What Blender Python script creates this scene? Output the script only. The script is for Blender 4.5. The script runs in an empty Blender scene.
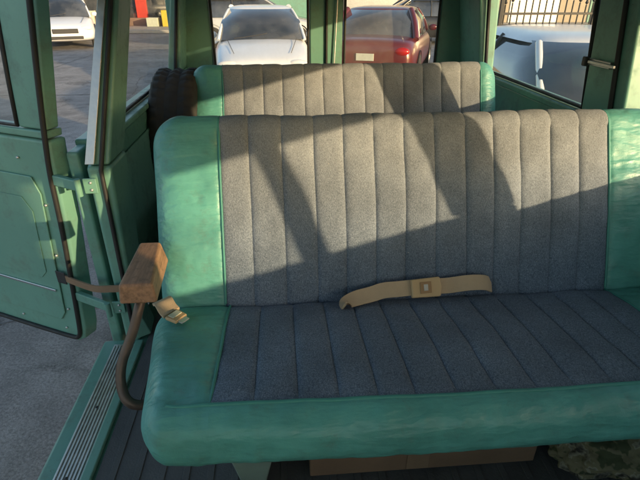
import bpy, bmesh, math, random, bisect
from mathutils import Vector, Matrix, noise
random.seed(4)
scene=bpy.context.scene
COL=scene.collection
# ---------------------------------------------------------------- helpers
def add(o,parent=None):
    COL.objects.link(o)
    if parent: o.parent=parent
    return o
def empty(name,loc=(0,0,0)):
    e=bpy.data.objects.new(name,None); e.location=loc; e.empty_display_size=.1
    COL.objects.link(e); return e
def mesh(name,v,f,mats,parent=None,smooth=True,midx=None,bevel=0,sub=0):
    me=bpy.data.meshes.new(name); me.from_pydata([tuple(p) for p in v],[],f); me.update()
    if not isinstance(mats,(list,tuple)): mats=[mats]
    for m in mats: me.materials.append(m)
    if midx:
        for p,i in zip(me.polygons,midx): p.material_index=i
    bm=bmesh.new(); bm.from_mesh(me); bmesh.ops.recalc_face_normals(bm,faces=bm.faces); bm.to_mesh(me); bm.free()
    for p in me.polygons: p.use_smooth=smooth
    o=bpy.data.objects.new(name,me); add(o,parent)
    if bevel:
        b=o.modifiers.new('bev','BEVEL'); b.width=bevel; b.segments=3; b.limit_method='ANGLE'; b.angle_limit=math.radians(40)
        for p in me.polygons: p.use_smooth=True
        try: b.harden_normals=True
        except: pass
    if sub:
        s=o.modifiers.new('sub','SUBSURF'); s.levels=sub; s.render_levels=sub
    return o
def hexa(name,b,t,mat,parent=None,bevel=.006):
    v=list(b)+list(t); f=[(0,1,2,3),(4,5,6,7),(0,1,5,4),(1,2,6,5),(2,3,7,6),(3,0,4,7)]
    return mesh(name,v,f,mat,parent,smooth=False,bevel=bevel)
def box(name,x0,x1,y0,y1,z0,z1,mat,parent=None,bevel=.006):
    return hexa(name,[(x0,y0,z0),(x1,y0,z0),(x1,y1,z0),(x0,y1,z0)],[(x0,y0,z1),(x1,y0,z1),(x1,y1,z1),(x0,y1,z1)],mat,parent,bevel)
def tube(name,pts,r,mat,parent=None,seg=10,smooth=True,cyc=False):
    cu=bpy.data.curves.new(name,'CURVE'); cu.dimensions='3D'; cu.bevel_depth=r; cu.bevel_resolution=3; cu.use_fill_caps=True
    sp=cu.splines.new('NURBS' if smooth else 'POLY'); sp.points.add(len(pts)-1)
    for p,q in zip(sp.points,pts): p.co=(q[0],q[1],q[2],1)
    if smooth: sp.order_u=3; sp.use_endpoint_u=True
    sp.use_cyclic_u=cyc
    cu.materials.append(mat)
    return add(bpy.data.objects.new(name,cu),parent)
def prism(name,outline,fn,n0,n1,mat,parent=None,bevel=.006):
    k=len(outline)
    v=[fn(a,b,n0) for a,b in outline]+[fn(a,b,n1) for a,b in outline]
    f=[tuple(range(k)),tuple(range(2*k-1,k-1,-1))]+[(i,(i+1)%k,(i+1)%k+k,i+k) for i in range(k)]
    return mesh(name,v,f,mat,parent,smooth=False,bevel=bevel)
def lathe(name,prof,mat,parent=None,seg=64,axis='x',loc=(0,0,0),fn=None):
    v=[];f=[];n=len(prof)
    for i in range(seg):
        a=2*math.pi*i/seg
        for j,(r,h) in enumerate(prof):
            rr=fn(r,h,i) if fn else r
            if axis=='x': v.append((loc[0]+h,loc[1]+rr*math.cos(a),loc[2]+rr*math.sin(a)))
            else: v.append((loc[0]+rr*math.cos(a),loc[1]+rr*math.sin(a),loc[2]+h))
    for i in range(seg):
        for j in range(n-1):
            f.append((i*n+j,i*n+j+1,((i+1)%seg)*n+j+1,((i+1)%seg)*n+j))
    return mesh(name,v,f,mat,parent)
def blob(name,rad,mat,parent,loc,disp=0,sub=16):
    bm=bmesh.new(); bmesh.ops.create_uvsphere(bm,u_segments=sub,v_segments=sub//2+2,radius=1,matrix=Matrix.Diagonal((*rad,1)))
    me=bpy.data.meshes.new(name); bm.to_mesh(me); bm.free(); me.materials.append(mat)
    for p in me.polygons:p.use_smooth=True
    o=add(bpy.data.objects.new(name,me),parent); o.location=loc; return o
# ---------------------------------------------------------------- materials
def M(name):
    m=bpy.data.materials.new(name); m.use_nodes=True; nt=m.node_tree
    return m,nt,nt.nodes['Principled BSDF']
def N(nt,t,**k):
    n=nt.nodes.new(t)
    for a,b in k.items():
        if a in n.inputs: n.inputs[a].default_value=b
        else: setattr(n,a,b)
    return n
def ramp(nt,fac,stops):
    r=N(nt,'ShaderNodeValToRGB'); el=r.color_ramp.elements
    while len(el)<len(stops): el.new(.5)
    for e,(p,c) in zip(el,stops):
        e.position=p; e.color=(c[0],c[1],c[2],1) if isinstance(c,(tuple,list)) else (c,c,c,1)
    nt.links.new(fac,r.inputs[0]); return r.outputs[0]
def mix(nt,fac,a,b,mode='MIX'):
    m=N(nt,'ShaderNodeMix',data_type='RGBA',blend_type=mode)
    for s,i in ((fac,0),(a,6),(b,7)):
        if isinstance(s,(int,float)): m.inputs[i].default_value=s
        elif isinstance(s,tuple): m.inputs[i].default_value=(*s,1)
        else: nt.links.new(s,m.inputs[i])
    return m.outputs[2]
def noi(nt,scale,detail=4,rough=.5,vec=None):
    n=N(nt,'ShaderNodeTexNoise'); n.inputs['Scale'].default_value=scale; n.inputs['Detail'].default_value=detail; n.inputs['Roughness'].default_value=rough
    if vec is None:
        tc=N(nt,'ShaderNodeTexCoord'); vec=tc.outputs['Object']
    nt.links.new(vec,n.inputs['Vector']); return n.outputs[0]
def bump(nt,bs,h,strength,dist=.002,prev=None):
    b=N(nt,'ShaderNodeBump'); b.inputs['Strength'].default_value=strength; b.inputs['Distance'].default_value=dist
    nt.links.new(h,b.inputs['Height'])
    if prev is not None: nt.links.new(prev,b.inputs['Normal'])
    nt.links.new(b.outputs[0],bs.inputs['Normal']); return b.outputs[0]
def simple(name,c,rough=.5,metal=0,var=.25,sc=12,bs=.15,bscale=60,coat=0):
    m,nt,b=M(name)
    n0=noi(nt,sc,5,.6)
    col=mix(nt,n0,tuple(x*(1-var) for x in c),tuple(min(1,x*(1+var)) for x in c))
    nt.links.new(col,b.inputs['Base Color']); b.inputs['Metallic'].default_value=metal
    r=ramp(nt,n0,[(.3,max(0,rough-.1)),(.7,min(1,rough+.1))]); nt.links.new(r,b.inputs['Roughness'])
    if bs: bump(nt,b,noi(nt,bscale,3),bs)
    b.inputs['Coat Weight'].default_value=coat
    return m
def woodish(name,c):
    m,nt,b=M(name); tc=N(nt,'ShaderNodeTexCoord')
    mp=N(nt,'ShaderNodeMapping'); mp.inputs['Scale'].default_value=(60,6,60); nt.links.new(tc.outputs['Object'],mp.inputs[0])
    g=noi(nt,1.6,5,.65,mp.outputs[0]); col=mix(nt,ramp(nt,g,[(.3,0),(.7,1)]),tuple(x*.6 for x in c),tuple(x*1.3 for x in c))
    w=ramp(nt,noi(nt,30,6,.7),[(.52,0),(.66,.6)]); col=mix(nt,w,col,(c[0]*.35,c[1]*.35,c[2]*.35))
    nt.links.new(col,b.inputs['Base Color']); b.inputs['Roughness'].default_value=.58; bump(nt,b,g,.35,.002); return m
def bodypaint(name,c):
    m,nt,b=M(name)
    n0=noi(nt,4,5,.6); col=mix(nt,n0,tuple(x*.82 for x in c),tuple(x*1.15 for x in c))
    dirt=ramp(nt,noi(nt,9,7,.75),[(.50,0),(.72,.5)]); col=mix(nt,dirt,col,(.13,.135,.11))
    chips=ramp(nt,noi(nt,55,4,.7),[(.69,0),(.72,.8)]); col=mix(nt,chips,col,(.07,.055,.045))
    nt.links.new(col,b.inputs['Base Color']); nt.links.new(ramp(nt,dirt,[(0,.38),(.4,.7)]),b.inputs['Roughness'])
    bump(nt,b,noi(nt,18,3),.1,.003); return m
def fabric(name,dark,light,faded,fz):
    m,nt,b=M(name)
    tc=N(nt,'ShaderNodeTexCoord')
    mp=N(nt,'ShaderNodeMapping'); mp.inputs['Scale'].default_value=(1,.5,.5); nt.links.new(tc.outputs['Object'],mp.inputs[0])
    n1=noi(nt,480,3,.7,mp.outputs[0])
    c=mix(nt,ramp(nt,n1,[(.34,0),(.66,1)]),dark,light)
    n3=noi(nt,190,2,.6)
    c=mix(nt,ramp(nt,n3,[(.45,0),(.75,.4)]),c,tuple(x*.6 for x in dark))
    sx=N(nt,'ShaderNodeSeparateXYZ'); nt.links.new(tc.outputs['Object'],sx.inputs[0])
    mr=N(nt,'ShaderNodeMapRange'); mr.inputs[1].default_value=fz[0]; mr.inputs[2].default_value=fz[1]; nt.links.new(sx.outputs[2],mr.inputs[0])
    fd=mix(nt,ramp(nt,n1,[(.3,0),(.7,1)]),tuple(x*.5 for x in faded),faded)
    c=mix(nt,mr.outputs[0],c,fd)
    st=ramp(nt,noi(nt,5,5,.6),[(.3,.72),(.7,1.12)])
    c=mix(nt,1.0,c,st,'MULTIPLY')
    lint=ramp(nt,noi(nt,130,2,.6),[(.74,0),(.77,.6)]); c=mix(nt,lint,c,(.5,.48,.44))
    nt.links.new(c,b.inputs['Base Color']); b.inputs['Roughness'].default_value=.95
    b.inputs['Sheen Weight'].default_value=.08; b.inputs['Specular IOR Level'].default_value=.15
    p=bump(nt,b,n1,.6,.0015); bump(nt,b,noi(nt,24,3),.55,.006,p)
    return m
def vinyl(name,c):
    m,nt,b=M(name)
    tc=N(nt,'ShaderNodeTexCoord'); P=tc.outputs['Object']
    col=mix(nt,ramp(nt,noi(nt,6,6,.65,P),[(.3,0),(.7,1)]),tuple(x*.78 for x in c),tuple(x*1.18 for x in c))
    g=ramp(nt,noi(nt,20,8,.75,P),[(.54,0),(.72,.5)])
    col=mix(nt,g,col,(c[0]*.9+.02,c[1]*.55,c[2]*.5))
    nt.links.new(col,b.inputs['Base Color'])
    r=ramp(nt,noi(nt,13,5,.5,P),[(.3,.34),(.7,.54)]); nt.links.new(r,b.inputs['Roughness']); b.inputs['Specular IOR Level'].default_value=.55
    v=N(nt,'ShaderNodeTexVoronoi'); v.inputs['Scale'].default_value=380; nt.links.new(P,v.inputs['Vector'])
    p=bump(nt,b,v.outputs[0],.2,.001)
    mp=N(nt,'ShaderNodeMapping'); mp.inputs['Scale'].default_value=(5,16,16); mp.inputs['Rotation'].default_value=(.2,.35,.1); nt.links.new(P,mp.inputs[0])
    w=ramp(nt,noi(nt,1.4,3,.5,mp.outputs[0]),[(.35,0),(.48,.8),(.52,.8),(.65,0)])
    p=bump(nt,b,w,.4,.005,p); bump(nt,b,noi(nt,9,3,.5,P),.7,.013,p)
    return m
M_fab=fabric('heather_cloth',(.07,.10,.15),(.23,.285,.37),(.37,.405,.455),(1.02,1.5))
M_fab2=fabric('pale_heather_cloth',(.10,.125,.16),(.30,.335,.39),(.40,.425,.455),(1.1,1.5))  # third-row cloth, a paler mix than the front bench
M_vin=vinyl('teal_vinyl',(.10,.335,.30))
M_cord=simple('teal_cord',(.055,.25,.22),.5)
M_paint=bodypaint('green_body_paint',(.15,.33,.265))
M_paintd=bodypaint('green_inner_paint',(.11,.27,.21))
M_rub=simple('black_rubber',(.018,.018,.018),.6,var=.3,sc=30)
M_mat=simple('rubber_floor_mat',(.09,.09,.09),.75,var=.6,sc=9,bs=.6,bscale=220)
M_alu=simple('worn_aluminium',(.60,.59,.57),.38,metal=.8,var=.3,sc=30)
M_chrome=simple('chrome',(.7,.7,.7),.18,metal=1,var=.1)
M_rust=simple('brown_steel',(.12,.085,.07),.4,metal=.45,var=.5,sc=25)
M_arm=woodish('worn_wood_armrest',(.29,.165,.10))
M_strap=simple('tan_leather_strap',(.25,.16,.10),.7,var=.3,sc=25)
M_web=simple('tan_webbing',(.48,.36,.24),.75,var=.15,sc=20,bs=.6,bscale=500)
M_buck=simple('buckle_plastic',(.52,.36,.2),.4,var=.08)
M_buckd=simple('buckle_release',(.34,.20,.10),.4,var=.1)
M_card=simple('cardboard',(.22,.135,.085),.85,var=.35,sc=10)
M_cream=simple('cream_paint',(.5,.52,.42),.5,var=.2)
M_legp=simple('grey_green_paint',(.22,.30,.26),.5,var=.3)
M_head=simple('bounce_headliner',(.62,.64,.60),.9,var=.06)
M_dark=simple('dark_plastic',(.03,.03,.032),.5)
M_tire=simple('tire_rubber',(.035,.033,.031),.8,var=.5,sc=20,bs=.4,bscale=90)
def glass_mat(name,tint,dust,gl=.08):
    m,nt,b=M(name); nt.nodes.remove(b); out=nt.nodes['Material Output']
    t=N(nt,'ShaderNodeBsdfTransparent'); t.inputs[0].default_value=(*tint,1)
    g=N(nt,'ShaderNodeBsdfGlossy'); g.inputs[1].default_value=.03
    d=N(nt,'ShaderNodeBsdfDiffuse'); d.inputs[0].default_value=(.6,.58,.53,1)
    m1=N(nt,'ShaderNodeMixShader'); m1.inputs[0].default_value=gl; nt.links.new(t.outputs[0],m1.inputs[1]); nt.links.new(g.outputs[0],m1.inputs[2])
    m2=N(nt,'ShaderNodeMixShader'); f=ramp(nt,noi(nt,6,7,.7),[(.3,dust*.4),(.75,dust*1.6)]); nt.links.new(f,m2.inputs[0])
    nt.links.new(m1.outputs[0],m2.inputs[1]); nt.links.new(d.outputs[0],m2.inputs[2]); nt.links.new(m2.outputs[0],out.inputs[0])
    return m
M_glass=glass_mat('dusty_window_glass',(.93,.95,.93),.12)
M_glassc=glass_mat('clean_window_glass',(.96,.97,.96),.10,.05)
def carglass():
    m,nt,b=M('car_window_glass'); c=ramp(nt,noi(nt,2,3,.5),[(.35,(.02,.024,.028)),(.65,(.08,.085,.09))]); nt.links.new(c,b.inputs['Base Color']); b.inputs['Roughness'].default_value=.06
    b.inputs['Coat Weight'].default_value=.8; b.inputs['Specular IOR Level'].default_value=.9; return m
M_cg=carglass()
def camo():
    m,nt,b=M('camouflage_cloth'); n=noi(nt,16,3,.6)
    c=ramp(nt,n,[(.0,(.06,.07,.035)),(.42,(.06,.07,.035)),(.45,(.17,.15,.09)),(.53,(.17,.15,.09)),(.55,(.27,.25,.19)),(.64,(.035,.03,.025))])
    nt.links.new(c,b.inputs['Base Color']); b.inputs['Roughness'].default_value=.9; bump(nt,b,noi(nt,30,4),.6,.01); return m
M_camo=camo()
def asphalt():
    m,nt,b=M('asphalt')
    tc=N(nt,'ShaderNodeTexCoord'); P=tc.outputs['Object']
    fine=ramp(nt,noi(nt,75,3,.8,P),[(.3,.55),(.7,1.5)])
    big=ramp(nt,noi(nt,.6,7,.65,P),[(.3,.70),(.7,1.3)])
    med=ramp(nt,noi(nt,5,6,.7,P),[(.3,.74),(.7,1.2)])
    base=mix(nt,1.0,(.235,.222,.213),fine,'MULTIPLY'); base=mix(nt,1.0,base,big,'MULTIPLY'); base=mix(nt,1.0,base,med,'MULTIPLY')
    wn=N(nt,'ShaderNodeTexNoise'); wn.inputs['Scale'].default_value=2.0; wn.inputs['Detail'].default_value=10; wn.inputs['Roughness'].default_value=.75; nt.links.new(P,wn.inputs['Vector'])
    ad=N(nt,'ShaderNodeVectorMath',operation='MULTIPLY_ADD'); nt.links.new(wn.outputs[1],ad.inputs[0]); ad.inputs[1].default_value=(.9,.9,.9); nt.links.new(P,ad.inputs[2])
    v=N(nt,'ShaderNodeTexVoronoi',feature='DISTANCE_TO_EDGE'); v.inputs['Scale'].default_value=.7; nt.links.new(ad.outputs[0],v.inputs['Vector'])
    ck=ramp(nt,v.outputs[0],[(.0,.25),(.005,.5),(.010,1)])
    msk=ramp(nt,noi(nt,.8,4,.6,P),[(.38,.25),(.52,.85)])
    base=mix(nt,msk,base,mix(nt,1.0,base,ck,'MULTIPLY'))
    st=ramp(nt,noi(nt,1.6,4,.5,P),[(.56,1),(.72,.55)]); base=mix(nt,1.,base,st,'MULTIPLY')
    peb=ramp(nt,noi(nt,38,2,.5,P),[(.70,0),(.73,.6)]); base=mix(nt,peb,base,(.36,.34,.31))
    nt.links.new(base,b.inputs['Base Color']); b.inputs['Roughness'].default_value=.85
    bump(nt,b,noi(nt,110,3,.7,P),.7,.005)
    return m
M_asph=asphalt()
M_seal=simple('crack_sealant',(.07,.07,.07),.6,var=.2)
M_conc=simple('concrete',(.36,.34,.31),.85,var=.2,sc=3,bs=.3)
M_iron=simple('black_iron',(.02,.02,.022),.5)
# ---------------------------------------------------------------- world / sun / camera
d=Vector((-.70,.65,-.16)).normalized(); s=-d
el=math.asin(s.z); az=math.atan2(s.x,s.y)
w=bpy.data.worlds.new('World'); scene.world=w; w.use_nodes=True; nt=w.node_tree
sky=nt.nodes.new('ShaderNodeTexSky'); sky.sky_type='NISHITA'; sky.sun_disc=False; sky.sun_elevation=el; sky.sun_rotation=az; sky.air_density=1.0; sky.dust_density=1.5
bg=nt.nodes['Background']; bg.inputs[1].default_value=.36; nt.links.new(sky.outputs[0],bg.inputs[0])
L=bpy.data.lights.new('sun','SUN'); L.energy=6.2; L.angle=math.radians(.6); L.color=(1,.73,.40)
so=add(bpy.data.objects.new('sun',L)); so.rotation_euler=d.to_track_quat('-Z','Y').to_euler(); so.location=(8,-8,5)
cam=bpy.data.cameras.new('camera'); co=add(bpy.data.objects.new('camera',cam)); co.location=(0,0,1.75)
co.rotation_euler=(math.radians(62.5),0,math.radians(-4.5)); cam.lens=27.06; cam.sensor_width=36; cam.clip_start=.03; cam.clip_end=1500
scene.camera=co
scene.view_settings.view_transform='Standard'; scene.view_settings.look='None'; scene.view_settings.exposure=0
# ---------------------------------------------------------------- seats
def pillow(name,org,V,W,u0,u1,Ln,T,rc,rV,rW,f0,f1,va,vb,mats,parent,npl=13,depth=.009,crown=.012,shear=None,bow=0,seed=0):
    org=Vector(org);V=Vector(V).normalized();W=Vector(W).normalized()
    loop=[]
    def seg(a,b,n):
        for i in range(n): loop.append((a[0]+(b[0]-a[0])*i/n,a[1]+(b[1]-a[1])*i/n))
    def arc(c,a0,n=8):
        for i in range(n):
            a=math.radians(a0-90*i/n); loop.append((c[0]+rc*math.cos(a),c[1]+rc*math.sin(a)))
    seg((rc,0),(Ln-rc,0),44); arc((Ln-rc,-rc),90); seg((Ln,-rc),(Ln,-T+rc),5); arc((Ln-rc,-T+rc),0)
    seg((Ln-rc,-T),(rc,-T),10); arc((rc,-T+rc),-90); seg((0,-T+rc),(0,-rc),5); arc((rc,-rc),180)
    n=len(loop)
    nor=[]
    for i in range(n):
        a=loop[i-1];b=loop[(i+1)%n]; tx,ty=b[0]-a[0],b[1]-a[1]; l=math.hypot(tx,ty); nor.append((-ty/l,tx/l))
    us=[]
    r=max(rV,rW)
    for i in range(13): us.append(u0+r*(1-math.cos(math.pi/2*i/12)))
    k=14
    for i in range(1,k): us.append(u0+r+(f0-u0-r)*i/k)
    per=18
    rnd=random.Random(seed); wd=[1+rnd.uniform(-.08,.08) for _ in range(npl)]; sm=sum(wd); edges=[f0]
    for q in wd: edges.append(edges[-1]+(f1-f0)*q/sm)
    for j in range(npl):
        for i in range(per):
            p=.5-.5*math.cos(math.pi*i/per); us.append(edges[j]+(edges[j+1]-edges[j])*p)
    for i in range(0,k): us.append(f1+(u1-r-f1)*i/k)
    for i in range(13): us.append(u1-r*(1-math.sin(math.pi/2*i/12)))
    vs=[];fs=[];mi=[]
    isf=[False]*n
    for j,(v,w_) in enumerate(loop):
        isf[j]= (w_>-T*.5 or (v>Ln*.5 and vb>Ln)) and va<=v<=vb+1 and not (w_<-T+.02)
        if w_<-.02 and v<Ln*.5: isf[j]=False
        if vb<Ln and v>vb: isf[j]=False
    for u in us:
        e=min(u-u0,u1-u); f=0
        if e<r: f=1-math.sqrt(max(0,1-((r-e)/r)**2))
        sv=1-2*rV*f/Ln; sw=1-2*rW*f/T
        pl=0
        if f0<=u<=f1:
            j=min(npl-1,max(0,bisect.bisect_right(edges,u)-1)); p=(u-edges[j])/(edges[j+1]-edges[j])
            pl=-depth*(.7*abs(2*p-1)**7+.3*(2*p-1)**2)
        else:
            q=(f0-u) if u<f0 else (u-f1)
            pl=-depth*.8*math.exp(-(q/.012)) 
        for j,(v,w_) in enumerate(loop):
            infab=f0<=u<=f1
            fade=1.0
            if w_>-.001 and va>0: fade=min(1,max(0,(v-va)/.05))*.8+.2
            if v>Ln-rc*1.2 or w_<-.01: fade*=.45
            dd=pl*fade*(1 if isf[j] else (.5 if not infab and w_>-T*.5 else 0))
            cr=crown*math.sin(math.pi*min(1,max(0,v/Ln))) if w_>-T*.5 else 0
            q=Vector((u*6+seed,v*6,w_*8))
            nz=noise.noise(q)*.006+noise.noise(q*3)*.0022
            if not infab:
                q2=(f0-u) if u<f0 else (u-f1)
                nz+=.0028*noise.noise(Vector((u*9+seed,v*70+u*14,w_*30)))*math.exp(-q2/.07)+.0012*noise.noise(Vector((u*40,v*40,seed)))
            elif not isf[j]:
                # small puckers along the front roll
                nz+=.0016*noise.noise(Vector((u*45+seed,v*12,w_*14)))
            xw=.0035*noise.noise(Vector((u*4,v*5+seed,3.3)))
            vv=v+nor[j][0]*(dd+nz); ww=w_+cr+nor[j][1]*(dd+nz)
            vv=Ln/2+(vv-Ln/2)*sv; ww=-T/2+(ww+T/2)*sw
            if bow: 
                c=(u-(u0+u1)/2)/((u1-u0)/2); vv-=bow*(1-c*c)*(1-v/Ln)
            P=org+V*vv+W*ww; x=u+xw
            if shear: x+=shear(u,vv)
            vs.append((org.x+x,P.y,P.z))
    m=len(us)
    for i in range(m-1):
        uc=(us[i]+us[i+1])/2
        for j in range(n):
            j2=(j+1)%n
            fs.append((i*n+j,i*n+j2,(i+1)*n+j2,(i+1)*n+j)); mi.append(1 if (f0<uc<f1 and isf[j] and isf[j2]) else 0)
    fs.append(tuple(range(n))); mi.append(0); fs.append(tuple(range((m-1)*n,m*n))); mi.append(0)
    return mesh(name,vs,fs,mats,parent,midx=mi)
a=math.radians(22); bV=Vector((0,math.sin(a),math.cos(a))); bW=Vector((0,-math.cos(a),math.sin(a)))
c=math.radians(6.5); cV=Vector((0,math.cos(c),-math.sin(c))); cW=Vector((0,math.sin(c),math.cos(c)))
def bench(name,dy,x0,x1,f0,f1,fab,seed,full=True):
    e=empty(name)
    bo=Vector((0,1.16+dy,.95))-bV*.09
    pillow('backrest',bo,bV,bW,x0,x1,.625,.13,.045,.085,.055,f0,f1,-.1,.8,[M_vin,fab],e,depth=.0075,crown=.016,seed=seed)
    def sh(u,v):
        k=max(0,min(1,(f0-u)/(f0-x0))); return .075*k*max(0,1-v/.5)
    cf0=f0+.01
    pillow('seat_cushion',(0,.685+dy,1.0),cV,cW,x0-.015,x1,.50,.128,.05,.07,.055,cf0,f1,.05,.6,[M_vin,fab],e,depth=.007,crown=.014,shear=sh,bow=.02,seed=seed+5)
    pts=[]
    for i in range(60):
        u=x0+.07+(x1-x0-.1)*i/59; cc=(u-(x0+x1)/2)/((x1-x0)/2); k=max(0,min(1,(f0-u)/(f0-x0)))
        vv=.0515-.02*(1-cc*cc)*.9; vv+= .03*max(0,1-(u-x0)/.11)**2 if u<x0+.11 else 0
        q=Vector((u*6+seed+5,.05*6,0)); nz=noise.noise(q)*.006+noise.noise(q*3)*.0022
        P=Vector((0,.685+dy,1.0))+cV*vv+cW*(.0035+nz); pts.append((u+.075*k*.9,P.y,P.z))
    tube('front_piping',pts,.0045,M_cord,e)
    for X in (f0,f1):
        pts=[]
        for i in range(14):
            v=.09+(.625-.045-.09)*i/13; q=Vector((X*6+seed,v*6,0)); nz=noise.noise(q)*.006+noise.noise(q*3)*.0022
            P=bo+bV*v+bW*(.016*math.sin(math.pi*v/.625)-.004+nz); pts.append((X+.0035*noise.noise(Vector((X*4,v*5+seed,3.3))),P.y,P.z))
        for q in (60,30,0):
            P=bo+bV*(.58+.043*math.cos(math.radians(q)))+bW*(-.045+.043*math.sin(math.radians(q))); pts.append((X,P.y,P.z))
        tube('seam_piping',pts,.0035,M_cord,e)
        pts=[]
        for i in range(10):
            v=.045+.43*i/9; q=Vector((X*6+seed+5,v*6,0)); nz=noise.noise(q)*.006+noise.noise(q*3)*.0022
            P=Vector((0,.685+dy,1.0))+cV*v+cW*(.014*math.sin(math.pi*v/.5)-.004+nz); pts.append((X+(.01 if X==f0 else 0)+.0035*noise.noise(Vector((X*4,v*5+seed+5,3.3))),P.y,P.z))
        tube('seam_piping_cushion',pts,.0035,M_cord,e)
    tube('frame_rail_front',[(x0+.1,.80+dy,.858),(x1-.1,.80+dy,.858)],.012,M_rust,e,smooth=False)
    tube('frame_rail_rear',[(x0+.1,1.15+dy,.80),(x1-.1,1.15+dy,.80)],.014,M_rust,e,smooth=False)
    for X in (x0+.27,x1-.3):
        hexa('leg',[(X-.03,.82+dy,.592),(X+.02,.82+dy,.592),(X+.02,1.1+dy,.592),(X-.03,1.1+dy,.592)],[(X-.06,.75+dy,.86),(X+.065,.75+dy,.86),(X+.065,1.16+dy,.845),(X-.06,1.16+dy,.845)],M_legp,e)
    return e
B1=bench('bench_seat',0,-.37,1.15,-.178,.957,M_fab,1)
B2=bench('bench_seat',1.06,-.43,1.07,-.275,.975,M_fab2,9)
hexa('armrest_pad',[(-.405,.985,1.08),(-.315,.985,1.08),(-.33,1.20,1.075),(-.405,1.20,1.075)],[(-.40,.99,1.132),(-.32,.99,1.132),(-.345,1.20,1.137),(-.40,1.20,1.137)],M_arm,B1,bevel=.007)
tube('armrest_bar',[(-.36,1.06,1.09),(-.362,1.01,1.075),(-.385,.985,1.0),(-.42,.955,.93),(-.425,.93,.88),(-.405,.90,.84),(-.36,.92,.815),(-.3,.96,.81)],.0125,M_rust,B1)
# ---------------------------------------------------------------- seat belts
def strap(name,pts,wv,mat,parent,th=.0025):
    v=[];f=[]
    P=[Vector(p) for p in pts]
    for i,p in enumerate(P):
        t=(P[min(i+1,len(P)-1)]-P[max(i-1,0)]).normalized(); wd=Vector(wv[i] if isinstance(wv,list) else wv); hw=wd.length
        wd=(wd-t*wd.dot(t)).normalized()*hw; nn=t.cross(wd).normalized()*th
        v+= [p-wd+nn,p+wd+nn,p+wd-nn,p-wd-nn]
    for i in range(len(P)-1):
        for j in range(4): f.append((i*4+j,i*4+(j+1)%4,(i+1)*4+(j+1)%4,(i+1)*4+j))
    f+=[(0,1,2,3),tuple(len(v)-4+q for q in range(4))]
    o=mesh(name,v,f,mat,parent)
    o.modifiers.new('es','EDGE_SPLIT').split_angle=math.radians(60)
    return o
SB=empty('seat_belt')
wv=(0,.015,.0165)
def cr(pts,m=5):
    out=[];P=[Vector(p) for p in pts]
    for i in range(len(P)-1):
        a_,b_,c_,d_=P[max(i-1,0)],P[i],P[i+1],P[min(i+2,len(P)-1)]
        for k in range(m):
            t=k/m; out.append(.5*((2*b_)+(c_-a_)*t+(2*a_-5*b_+4*c_-d_)*t*t+(3*b_-a_-3*c_+d_)*t**3))
    out.append(P[-1]); return out
p1=cr([(.150,1.082,.974),(.160,1.095,.979),(.19,1.110,.982),(.235,1.122,.985),(.27,1.128,.992),(.31,1.130,.993),(.365,1.132,.996)])
w1=cr([(.008,.022,-.002),(.005,.020,.004),(0,.019,.011),(0,.017,.014),wv,wv,wv])
strap('webbing_left',p1,w1,M_web,SB)
p2=cr([(.41,1.132,.996),(.46,1.136,.994),(.52,1.138,.999),(.57,1.146,.992),(.60,1.162,.972)])
strap('webbing_right',p2,wv,M_web,SB)
Z=Vector((0,.6,.8)); Nn=Vector((0,-.8,.6)); C0=Vector((.388,1.125,.997))
def bfn(a_,b_,n_): return C0+Vector((a_,0,.06*a_))+Z*b_+Nn*n_
prism('buckle_body',[(-.04,-.026),(.042,-.028),(.047,.0),(.042,.028),(-.04,.026)],bfn,-.008,.009,M_buck,SB,.004)
prism('buckle_button',[(-.016,-.016),(.016,-.016),(.016,.016),(-.016,.016)],bfn,.0095,.012,M_buckd,SB,.001)
prism('buckle_button_badge',[(-.006,-.009),(.006,-.009),(.006,.009),(-.006,.009)],bfn,.0122,.013,M_alu,SB,.0005)
SB2=empty('seat_belt')
p3=cr([(-.352,1.135,.985),(-.34,1.115,.996),(-.325,1.09,.990),(-.312,1.075,.986)])
strap('webbing_stub',p3,(.02,.014,.002),M_web,SB2,.004)
C1=Vector((-.295,1.055,.986))
def b2(a_,b_,n_): return C1+Vector((.8,-.6,0))*a_+Vector((.6,.8,.0))*b_+Vector((0,0,1))*n_
prism('buckle_plate',[(-.02,-.022),(.018,-.020),(.018,.020),(-.02,.022)],b2,-.004,.006,M_buck,SB2,.003)
prism('tongue',[(.018,-.013),(.034,-.013),(.034,.013),(.018,.013)],b2,-.001,.003,M_alu,SB2,.001)
prism('tongue_cover',[(-.015,-.015),(.005,-.015),(.005,.015),(-.015,.015)],b2,.0065,.009,M_cream,SB2,.001)
# ---------------------------------------------------------------- van body
VAN=empty('passenger_van')
XL,XR=-.65,1.25
box('floor_pan',XL+.06,XR+.05,-1.3,3.4,.50,.575,M_paintd,VAN)
box('floor_mat',-.535,XR-.03,-1.2,3.3,.577,.584,M_mat,VAN,.002)
for i in range(26):
    X=-.50+i*.066
    if X<XR-.06: box('floor_rib',X,X+.018,-1.1,3.2,.5845,.5870,M_mat,VAN,.001)
box('rocker',XL-.05,XL+.055,-1.3,1.50,.42,.574,M_paint,VAN,.012)
box('sill_plate',XL-.0,XL+.075,.25,1.46,.5775,.582,M_alu,VAN,.001)
for i in range(7): box('sill_rib',XL+.004+i*.0102,XL+.0085+i*.0102,.26,1.45,.5825,.5865,M_alu,VAN,.001)
for i in range(5): blob('sill_screw',(.005,.005,.002),M_dark,VAN,(XL+.037,.4+i*.25,.5868),sub=10)
box('sill_lip',XL+.077,XL+.105,.2,1.47,.5765,.592,M_paint,VAN,.004)
box('step_bracket',XL-.16,XL-.055,.55,.86,.36,.40,M_dark,VAN,.006)
for i in range(5): box('step_tread',XL-.155+i*.02,XL-.147+i*.02,.56,.85,.401,.406,M_alu,VAN,.001)
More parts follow.
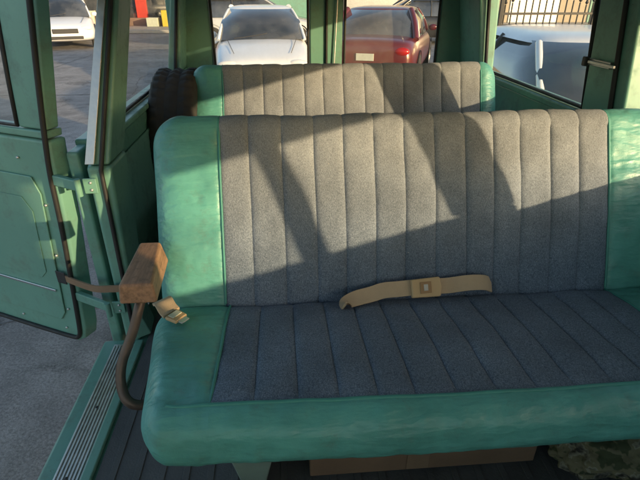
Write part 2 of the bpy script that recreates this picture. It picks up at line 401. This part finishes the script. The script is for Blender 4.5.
# left wall
box('left_lower_panel_outer',XL-.05,XL-.01,1.56,3.40,.45,1.285,M_paint,VAN,.01)
box('left_lower_panel_inner',XL-.005,XL+.045,1.60,3.36,.585,1.27,M_paintd,VAN,.01)
box('left_belt_ledge',XL-.055,XL+.055,1.66,3.38,1.275,1.30,M_paint,VAN,.008)
box('left_inner_emboss',XL+.047,XL+.055,1.78,3.2,.8,1.2,M_paint,VAN,.006)
px=XL+.037
hexa('hinge_pillar_lower',[(px,1.485,.5),(px+.045,1.485,.5),(px+.045,1.64,.5),(px-.045,1.64,.5)],[(px,1.485,1.26),(px+.075,1.485,1.26),(px+.075,1.66,1.26),(px-.045,1.66,1.26)],M_paint,VAN,.012)
hexa('pillar_base_flare',[(px+.047,1.47,.594),(px+.09,1.50,.594),(px+.08,1.60,.594),(px+.047,1.60,.594)],[(px+.047,1.49,.72),(px+.055,1.50,.72),(px+.055,1.60,.72),(px+.047,1.60,.72)],M_paint,VAN,.006)
hexa('hinge_pillar_upper',[(px+.005,1.49,1.262),(px+.07,1.49,1.262),(px+.07,1.66,1.262),(px-.02,1.66,1.262)],[(px+.105,1.66,1.80),(px+.155,1.66,1.80),(px+.155,1.80,1.80),(px+.09,1.80,1.80)],M_paint,VAN,.01)
tube('pillar_weatherstrip',[(px+.035,1.478,.60),(px+.045,1.478,1.25),(px+.135,1.652,1.80)],.007,M_rub,VAN,smooth=False)
hexa('pillar_trim_strip',[(px+.0,1.477,1.27),(px+.028,1.477,1.27),(px+.028,1.488,1.27),(px+.0,1.488,1.27)],[(px+.10,1.647,1.80),(px+.122,1.647,1.80),(px+.122,1.658,1.80),(px+.10,1.658,1.80)],M_alu,VAN,.002)
hexa('left_rear_pillar',[(XL-.04,3.16,1.30),(XL+.04,3.16,1.30),(XL+.04,3.38,1.30),(XL-.04,3.38,1.30)],[(XL+.05,3.14,1.8),(XL+.10,3.14,1.8),(XL+.10,3.38,1.8),(XL+.05,3.38,1.8)],M_paint,VAN,.012)
mesh('left_quarter_glass',[(XL,1.67,1.30),(XL,3.16,1.30),(XL+.075,3.14,1.77),(XL+.075,1.8,1.77)],[(0,1,2,3)],M_glass,VAN)
tube('left_window_gasket',[(XL+.01,1.68,1.31),(XL+.01,3.15,1.31),(XL+.08,3.13,1.76),(XL+.08,1.83,1.76)],.010,M_rub,VAN,smooth=False,cyc=True)
box('left_header',XL+.04,XL+.12,-1.2,3.4,1.765,1.797,M_paint,VAN)
box('left_front_panel',XL-.05,XL+.04,-1.3,.22,.576,1.30,M_paint,VAN)
box('left_front_pillar',XL-.03,XL+.06,.12,.22,1.302,1.764,M_paint,VAN)
# right wall
box('right_lower_panel',XR,XR+.07,-1.3,3.40,.45,1.27,M_paint,VAN,.012)
box('right_belt_ledge',XR-.03,XR+.075,-1.2,3.38,1.272,1.305,M_paint,VAN,.008)
box('right_front_belt',XR+.0,XR+.05,-1.2,.66,1.307,1.34,M_paint,VAN,.006)
box('right_a_pillar',XR,XR+.05,-1.3,-.42,1.342,1.79,M_paint,VAN)
box('right_vent_divider',XR+.005,XR+.04,.06,.12,1.342,1.66,M_paint,VAN)
box('right_b_pillar',XR-.01,XR+.05,.52,.66,1.342,1.79,M_paint,VAN)
hexa('right_c_pillar',[(XR-.02,1.66,1.307),(XR+.06,1.66,1.307),(XR+.06,1.92,1.307),(XR-.02,1.92,1.307)],[(XR-.05,1.70,1.79),(XR+.03,1.70,1.79),(XR+.03,1.93,1.79),(XR-.05,1.93,1.79)],M_paint,VAN,.012)
tube('c_pillar_seal',[(XR-.028,1.72,1.31),(XR-.056,1.77,1.79)],.009,M_rub,VAN,smooth=False)
hexa('right_d_pillar',[(XR-.03,3.02,1.307),(XR+.06,3.02,1.307),(XR+.06,3.38,1.307),(XR-.03,3.38,1.307)],[(XR-.10,3.02,1.79),(XR+.03,3.02,1.79),(XR+.03,3.38,1.79),(XR-.10,3.38,1.79)],M_paint,VAN,.014)
box('right_header_front',XR-.03,XR+.05,-1.2,1.65,1.66,1.797,M_paint,VAN)
box('right_header_rear',XR-.06,XR+.04,1.94,3.01,1.765,1.797,M_paint,VAN)
mesh('right_quarter_glass',[(XR+.03,1.92,1.305),(XR+.03,3.02,1.305),(XR-.01,3.02,1.765),(XR-.01,1.93,1.765)],[(0,1,2,3)],M_glassc,VAN)
tube('right_window_gasket',[(XR+.0,1.935,1.315),(XR+.0,3.0,1.315),(XR-.045,3.0,1.758),(XR-.045,1.945,1.758)],.011,M_rub,VAN,smooth=False,cyc=True)
box('latch_plate',XR-.054,XR-.040,1.76,1.90,1.49,1.515,M_alu,VAN,.003)
box('latch_bar',XR-.066,XR-.0545,1.72,1.88,1.497,1.509,M_alu,VAN,.003)
box('latch_knob',XR-.072,XR-.0545,1.885,1.91,1.485,1.52,M_dark,VAN,.005)
def rearbar(nm,x0,x1,z0,z1,y0=3.40,y1=3.45,m=None): return box(nm,x0,x1,y0,y1,z0,z1,m or M_paint,VAN,.01)
rearbar('rear_door_panel_left',-.60,.305,.5,1.25); rearbar('rear_door_panel_right',.311,1.2,.5,1.25)
rearbar('rear_left_pillar',XL-.05,-.435,1.252,1.79); rearbar('rear_center_post',.20,.306,1.252,1.79); rearbar('rear_center_post_right',.312,.42,1.252,1.79)
rearbar('rear_right_pillar',1.06,XR+.07,1.252,1.79); rearbar('rear_header_left',-.433,.198,1.76,1.79); rearbar('rear_header_right',.422,1.058,1.76,1.79)
tube('rear_center_seal',[(.309,3.392,.6),(.309,3.392,1.79)],.008,M_rub,VAN,smooth=False)
for (a0,a1) in ((-.433,.198),(.422,1.058)):
    mesh('rear_glass',[(a0,3.42,1.25),(a1,3.42,1.25),(a1,3.42,1.76),(a0,3.42,1.76)],[(0,1,2,3)],M_glassc,VAN)
    tube('rear_window_gasket',[(a0+.008,3.40,1.26),(a1-.008,3.40,1.26),(a1-.008,3.40,1.75),(a0+.008,3.40,1.75)],.012,M_rub,VAN,smooth=False,cyc=True)
tube('rear_wiper_arm',[(.36,3.385,1.3),(.37,3.385,1.5),(.38,3.385,1.75)],.005,M_alu,VAN)
box('roof_skin',XL+.03,XR+.03,-1.3,3.45,1.805,1.84,M_paint,VAN,.02)
box('bounce_headliner',XL+.13,XR-.07,-1.2,3.38,1.798,1.803,M_head,VAN,.001)  # unseen pale ceiling lining, added to bounce ambient light into the cabin
box('cowl',XL-.02,XR+.02,-1.35,-1.305,.45,1.20,M_paint,VAN)
# ---------------------------------------------------------------- open side door
H=Vector((-.80,1.57,0)); S=Vector((-.89,.455,0)).normalized(); ND=Vector((-.455,-.89,0)).normalized()
def dfn(s_,z_,n_): 
    q=H+S*s_+ND*n_; return Vector((q.x+max(0,z_-1.3)*.14,q.y,z_))
out=[(.05,.50),(.012,.525),(-.005,.58),(-.03,.8),(-.06,1.05),(-.075,1.3),(-.075,1.33),(.95,1.33),(.95,.50)]
prism('door_panel',out,dfn,-.07,0,M_paint,VAN,.012)
inn=[(.10,.60),(.07,.64),(.03,1.0),(.015,1.14),(.04,1.2),(.88,1.2),(.88,.60)]
prism('door_inner_trim',inn,dfn,.002,.008,M_paint,VAN,.005)
prism('door_raised_panel',[(.13,.79),(.10,.82),(.075,1.07),(.11,1.12),(.85,1.12),(.85,.79)],dfn,.0085,.0115,M_paint,VAN,.0028)
prism('door_molding',[(.075,.738),(.9,.738),(.9,.748),(.075,.748)],dfn,.009,.015,M_chrome,VAN,.002)
prism('door_belt_rail',[(-.07,1.335),(.95,1.335),(.95,1.36),(-.07,1.36)],dfn,-.06,.004,M_paint,VAN,.006)
prism('door_window_stile',[(-.07,1.362),(.05,1.362),(.06,1.50),(.075,1.83),(-.09,1.83)],dfn,-.05,0,M_paint,VAN,.008)
prism('door_window_header',[(.077,1.79),(.95,1.79),(.95,1.83),(.077,1.83)],dfn,-.049,-.002,M_paint,VAN,.005)
mesh('door_glass',[dfn(.05,1.36,-.03),dfn(.95,1.36,-.03),dfn(.95,1.8,-.03),dfn(.07,1.8,-.03)],[(0,1,2,3)],M_glass,VAN)
tube('door_glass_gasket',[dfn(.9,1.368,.0),dfn(.055,1.368,.0),dfn(.065,1.5,.0),dfn(.08,1.785,.0)],.007,M_rub,VAN,smooth=False)
tube('door_weatherstrip',[dfn(.9,.515,.006),dfn(.06,.515,.006),dfn(.022,.54,.006),dfn(.01,.60,.006),dfn(-.015,.8,.006),dfn(-.045,1.05,.006),dfn(-.058,1.3,.006),dfn(-.075,1.82,.006)],.0085,M_rub,VAN)
for (s_,z_) in ((.02,.66),(.0,.9),(-.02,1.1),(.06,.56),(.3,.56),(.2,1.25),(.05,1.26)):
    q=dfn(s_+.03,z_,.003); blob('door_screw',(.005,.005,.005),M_alu,VAN,q,sub=10)
for z in (1.20,.735):
    p0=dfn(-.05 if z>1 else -.01,z,.0)
    hexa('hinge_arm',[(px-.03,1.47,z-.018),(px-.03,1.487,z-.018),(p0.x+.0,p0.y+.02,z-.018),(p0.x,p0.y-.006,z-.018)],[(px-.03,1.47,z+.018),(px-.03,1.487,z+.018),(p0.x,p0.y+.02,z+.018),(p0.x,p0.y-.006,z+.018)],M_paint,VAN,.004)
    tube('hinge_pin',[(px-.03,1.465,z-.028),(px-.03,1.465,z+.028)],.010,M_paint,VAN,smooth=False)
    box('hinge_leaf',px-.018,px+.024,1.474,1.483,z-.025,z+.025,M_paint,VAN,.003)
    for q in (-.012,.012): blob('hinge_bolt',(.005,.004,.005),M_alu,VAN,(px+.006,1.473,z+q),sub=10)
pa=dfn(.03,.815,.004)
strap('door_check_strap',cr([(px+.06,1.455,.83),(px,1.463,.824),(px-.08,1.49,.814),(pa.x,pa.y-.006,pa.z)]),(0,0,.013),M_strap,VAN,.003)
prism('check_plate',[(-.0,.79),(.045,.79),(.045,.84),(.0,.84)],dfn,.012,.016,M_dark,VAN,.002)
# ---------------------------------------------------------------- spare tire
ST=empty('spare_tire')
prof=[(.19,-.07),(.21,-.09),(.26,-.105),(.31,-.108),(.335,-.10),(.350,-.085),(.352,-.06),(.352,-.058),(.352,-.03),(.352,-.028),(.352,.0),(.352,.028),(.352,.03),(.352,.058),(.352,.06),(.350,.085),(.335,.10),(.31,.108),(.26,.105),(.21,.09),(.19,.07)]
def tr(r,h,i):
    if r>.34:
        k=(i+(1 if abs(h)>.045 else 0)*2)%4
        g=.013 if k==0 else 0
        if abs(abs(h)-.029)<.0015: g=.013
        return r-g
    if r>.33 : return r-(.008 if i%4<2 else 0)
    return r
lathe('tire',prof,M_tire,ST,seg=160,loc=(-.50,2.5,1.06),fn=tr)
lathe('rim',[(.19,-.075),(.18,-.06),(.165,-.02),(.16,.03),(.13,.045),(.07,.05),(.05,.065),(.0,.066)],M_cream,ST,seg=48,loc=(-.50,2.5,1.06))
box('tire_bracket',-.6,-.42,2.4,2.6,.585,.71,M_dark,ST)
# ---------------------------------------------------------------- under-seat things
BX=empty('cardboard_box')
box('box_body',.04,.66,.850,1.25,.592,.765,M_card,BX,.004)
hexa('box_flap',[(.045,.855,.7655),(.655,.855,.7655),(.655,.98,.785),(.045,.98,.785)],[(.045,.855,.7685),(.655,.855,.7685),(.655,.98,.788),(.045,.98,.788)],M_card,BX,.001)
box('box_tape',.30,.36,.846,.8485,.60,.75,M_strap,BX,.0005)
bm=bmesh.new(); bmesh.ops.create_icosphere(bm,subdivisions=6,radius=1)
for v in bm.verts:
    p=v.co.copy(); k=1+.22*noise.noise(p*1.8)+.14*noise.noise(p*4.5)+.10*abs(noise.noise(p*8))-.05*abs(noise.noise(p*17))
    v.co=Vector((p.x*.27*k,p.y*.17*k,p.z*.12*k)); v.co.z=max(v.co.z,-.085)
me=bpy.data.meshes.new('camouflage_bag'); bm.to_mesh(me); bm.free(); me.materials.append(M_camo)
for p in me.polygons: p.use_smooth=True
o=add(bpy.data.objects.new('camouflage_bag',me)); o.location=(.97,.87,.68)
# ---------------------------------------------------------------- cars
def paint(name,c,rough=.3):
    m,nt,b=M(name); b.inputs['Roughness'].default_value=rough; b.inputs['Coat Weight'].default_value=.5; b.inputs['Coat Roughness'].default_value=.1
    col=mix(nt,noi(nt,3,6,.6),tuple(x*.85 for x in c),c); nt.links.new(col,b.inputs['Base Color']); return m
M_hl=simple('headlamp_glass',(.7,.7,.68),.1,var=.1); M_tl=simple('tail_lamp',(.35,.01,.01),.2)
def car(name,loc,head,pm,Lg=4.6,W=1.8,Hh=1.43,hood=1.15,trunk=.75,wag=False):
    e=empty(name,loc); e.rotation_euler=(0,0,head); hw=W/2; y0=-Lg/2; y1=Lg/2; zb=.96
    st=[(y0,.66,.36,.60),(y0+.05,.82,.28,.69),(y0+.25,.93,.24,.76),(y0+.7,.985,.22,.86),(y0+hood,1,.22,.945),(-.1,1,.22,.965),(y1-trunk-.2,1,.22,.985),(y1-.35,.97,.24,.98),(y1-.08,.9,.28,.94),(y1,.78,.36,.84)]
    v=[];f=[]
    for (y,k,zl,zt) in st:
        w_=hw*k; zm=(zl+zt)/2
        half=[(0,zt+.025),(.45*w_,zt+.018),(.80*w_,zt-.005),(.94*w_,zt-.06),(1.*w_,zt-.22),(1.0*w_,zm-.05),(.97*w_,zl+.1),(.88*w_,zl),(0,zl)]
        ring=half+[(-x,z) for x,z in half[-2:0:-1]]
        for x,z in ring: v.append((x,y,z))
    n=16
    for i in range(len(st)-1):
        for j in range(n): f.append((i*n+j,i*n+(j+1)%n,(i+1)*n+(j+1)%n,(i+1)*n+j))
    f+=[tuple(range(n)),tuple(range(len(v)-n,len(v)))]
    mesh('body',v,f,pm,e,sub=2)
    gy0=y0+hood-.05; gy1=y1-(.12 if wag else trunk-.15); ty0=gy0+.72; ty1=gy1-(.28 if wag else .62)
    def ring(a0,a1,w_,z,cr=.1,n=5):
        pts=[]
        for i in range(n): 
            t=-1+2*i/(n-1); pts.append((w_*t*.98,a0+cr*(t*t),z))
        for i in range(1,n-1): pts.append((w_,a0+(a1-a0)*i/(n-1),z))
        for i in range(n):
            t=1-2*i/(n-1); pts.append((w_*t*.98,a1-cr*(t*t),z))
        for i in range(1,n-1): pts.append((-w_,a1+(a0-a1)*i/(n-1),z))
        return pts
    R0=ring(gy0,gy1,hw*.92,zb-.03); Rm=ring((gy0+ty0)/2-.03,(gy1+ty1)/2+.03,hw*.85,(zb+Hh)/2+.02); R1=ring(ty0,ty1,hw*.70,Hh-.03)
    k=len(R0); v=R0+Rm+R1; f=[(i,(i+1)%k,(i+1)%k+k,i+k) for i in range(k)]+[(i+k,(i+1)%k+k,(i+1)%k+2*k,i+2*k) for i in range(k)]
    v.append((0,(ty0+ty1)/2,Hh-.02)); f+=[(i+2*k,(i+1)%k+2*k,3*k) for i in range(k)]
    mesh('windows',v,f,M_cg,e)
    Ra=ring(ty0-.02,ty1+.02,hw*.74,Hh-.045); Rb=ring(ty0+.05,ty1-.05,hw*.66,Hh+.005); Rc=ring(ty0+.3,ty1-.3,hw*.4,Hh+.03)
    v=Ra+Rb+Rc; f=[(i,(i+1)%k,(i+1)%k+k,i+k) for i in range(k)]+[(i+k,(i+1)%k+k,(i+1)%k+2*k,i+2*k) for i in range(k)]+[tuple(range(2*k,3*k))]
    mesh('roof',v,f,pm,e,sub=1)
    for sgn in (-1,1):
        i0=0 if sgn<0 else 4
        tube('a_pillar',[Vector(R0[i0])+Vector((0,-.01,0)),Vector(Rm[i0]),Vector(R1[i0])+Vector((0,.02,-.01))],.028,pm,e)
        i0=12 if sgn<0 else 8
        tube('c_pillar',[Vector(R0[i0]),Vector(Rm[i0]),Vector(R1[i0])],.06,pm,e)
        ym=(ty0+ty1)/2
        tube('b_pillar',[(sgn*hw*.925,ym,zb-.03),(sgn*hw*.86,ym,(zb+Hh)/2+.02),(sgn*hw*.71,ym,Hh-.03)],.025,M_dark,e)
        for yy in (y0+.85,y1-.9):
            x=sgn*(hw-.09)
            lathe('tire',[(.2,-.09),(.31,-.1),(.33,-.07),(.33,.07),(.31,.1),(.2,.09)],M_tire,e,seg=32,loc=(x,yy,.33))
            lathe('wheel_rim',[(.21,-.095),(.19,-.06),(.08,-.08),(0,-.08)],M_alu,e,seg=24,loc=(x if sgn<0 else x+.175,yy,.33))
            lathe('wheel_arch',[(.37,-.02),(.37,.02),(.0,.02)],M_dark,e,seg=32,loc=(sgn*(hw-.012),yy,.36))
        blob('headlamp',(.19,.08,.075),M_hl,e,(sgn*hw*.66,y0+.10,.64)); blob('tail_lamp',(.15,.07,.075),M_tl,e,(sgn*hw*.70,y1-.07,.78))
        blob('mirror',(.10,.06,.07),pm,e,(sgn*(hw+.06),gy0+.42,1.0))
        tube('hood_line',[(sgn*hw*.55,y0+.3,.80),(sgn*hw*.72,y0+hood-.05,.965)],.005,M_dark,e)
    box('grille',-.38,.38,y0-.015,y0+.1,.50,.64,M_dark,e,.02)
    box('front_bumper_slot',-.5,.5,y0-.012,y0+.1,.33,.42,M_dark,e,.02)
    box('licence_plate',-.16,.16,y1-.02,y1+.012,.62,.74,M_cream,e,.004)
    tube('wiper',[(-.5,gy0-.03,zb+.01),(0,gy0+.02,zb+.06),(.1,gy0+.05,zb+.09)],.008,M_dark,e)
    return e
M_white=paint('white_car_paint',(.78,.79,.80)); M_red=paint('dark_red_car_paint',(.11,.012,.015)); M_silver=paint('silver_car_paint',(.55,.56,.57)); M_blk=paint('black_car_paint',(.02,.02,.022)); M_bl=paint('blue_car_paint',(.05,.09,.2))
car('parked_car',(-.35,10.6,0),math.radians(2),M_white,4.4,1.75,1.45)
car('parked_car',(2.3,11.2,0),math.radians(160),M_red,4.6,1.8,1.43)
car('parked_car',(2.66,4.25,0),math.radians(-4),M_white,4.7,1.8,1.42)
car('parked_car',(-.8,18.5,0),math.radians(90),M_silver,4.6,1.8,1.5,wag=True)
car('parked_car',(5.6,18.8,0),math.radians(88),M_blk,4.7,1.8,1.45)
car('parked_car',(-7.6,19.5,0),math.radians(20),M_white,4.8,1.85,1.6,wag=True)
car('parked_car',(-13.5,22.4,0),math.radians(85),M_bl,4.6,1.8,1.5)
# ---------------------------------------------------------------- ground and setting
G=500
mesh('ground',[(-G,-G,0),(G,-G,0),(G,G,0),(-G,G,0)],[(0,1,2,3)],M_asph)
def crack(x0,y0,x1,y1,wd,sd):
    v=[];f=[];n=160; dx,dy=x1-x0,y1-y0; l=math.hypot(dx,dy); nx,ny=-dy/l,dx/l
    for i in range(n+1):
        t=i/n; q=t*l; o_=.25*noise.noise(Vector((q*.5,sd,0)))+.09*noise.noise(Vector((q*2.3,sd,5)))+.04*noise.noise(Vector((q*8,sd,2))); ww=max(.001,wd*(1+1.2*noise.noise(Vector((q*5,sd,9)))))
        x=x0+dx*t+nx*o_; y=y0+dy*t+ny*o_; v+=[(x+nx*ww,y+ny*ww,.004),(x-nx*ww,y-ny*ww,.004)]
    for i in range(n): f.append((2*i,2*i+1,2*i+3,2*i+2))
    mesh('road_crack',v,f,M_seal)
crack(-4.5,1.6,-.7,2.6,.004,2); crack(-7,6.0,-1.2,4.4,.010,3); crack(-6,-1,-5.6,18,.012,4); crack(-9,9.5,4,9.9,.015,5); crack(-2.2,2.2,-3.2,14,.006,7)
box('sidewalk',-40,-3.5,24.0,27.0,.004,.14,M_conc,None,.02)
box('sidewalk',-3.2,40,25.0,28.0,.004,.14,M_conc,None,.02)
M_line=simple('road_paint',(.6,.6,.56),.7,var=.3,sc=6)
for i in range(5):
    box('parking_line',-2.0+i*2.7,-1.9+i*2.7,7.6,12.8,.0085,.012,M_line,None,0)
M_stucco=simple('cream_stucco',(.42,.36,.27),.9,var=.15,sc=2); M_brick=simple('painted_brick',(.22,.15,.12),.9,var=.3,sc=4)
M_redp=simple('red_sign_paint',(.5,.05,.03),.5); M_org=simple('orange_paint',(.6,.22,.03),.5); M_yel=simple('yellow_paint',(.6,.45,.05),.5)
SH=empty('shop_building')
box('wall_base',-34,-4.0,27.0,35,.14,.5,M_brick,SH,.01)
for i in range(10):
    x=-34+i*3
    box('pier',x,x+.5,27.02,35,.502,3.4,M_stucco if i%3 else M_redp,SH,.01)
    box('shop_window',x+.502,x+2.998,27.2,27.3,.502,2.6,M_cg,SH,0)
    box('window_head',x+.502,x+2.998,27.05,27.4,2.602,3.4,M_stucco,SH,0)
    box('mullion',x+1.75,x+1.85,27.1,27.19,.502,2.6,M_alu,SH,0)
    for k in range(3):
        hh=random.uniform(.35,.95); xx=x+.6+k*.75; box('display_stand',xx,xx+.55,26.2,26.7,.141,.141+hh,random.choice([M_redp,M_org,M_yel,M_cream,M_dark,M_card]),SH,.02)
box('parapet',-34,-4.0,26.9,35,3.402,4.6,M_stucco,SH,.02)
WL=empty('warehouse_building')
box('wall',-3.0,40,28.0,40,.14,5,M_stucco,WL,.02)
for i in range(9): box('loading_door',-1+i*4.5,1.8+i*4.5,27.95,27.99,.15,3.0,M_alu if i%2 else M_paint,WL,.005)
FN=empty('iron_fence')
y=9.6
for i in range(70):
    x=4.2+i*.13
    h=1.50+.14*abs(math.sin(i*math.pi/12))
    tube('picket',[(x,y,.05),(x,y,h)],.013,M_iron,FN,smooth=False)
    lathe('finial',[(.0,0),(.032,.03),(.02,.06),(.0,.14)],M_iron,FN,seg=8,axis='z',loc=(x,y,h))
for z in (.2,1.15,1.35): box('rail',4.15,13.3,y-.02,y+.02,z-.02,z+.02,M_iron,FN,.002)
for i in range(6): box('post',4.1+i*1.82,4.17+i*1.82,y-.035,y+.035,0,1.95,M_iron,FN,.004)
box('low_wall',4.0,13.4,y+.2,y+.45,.004,.5,M_conc,None,.02)
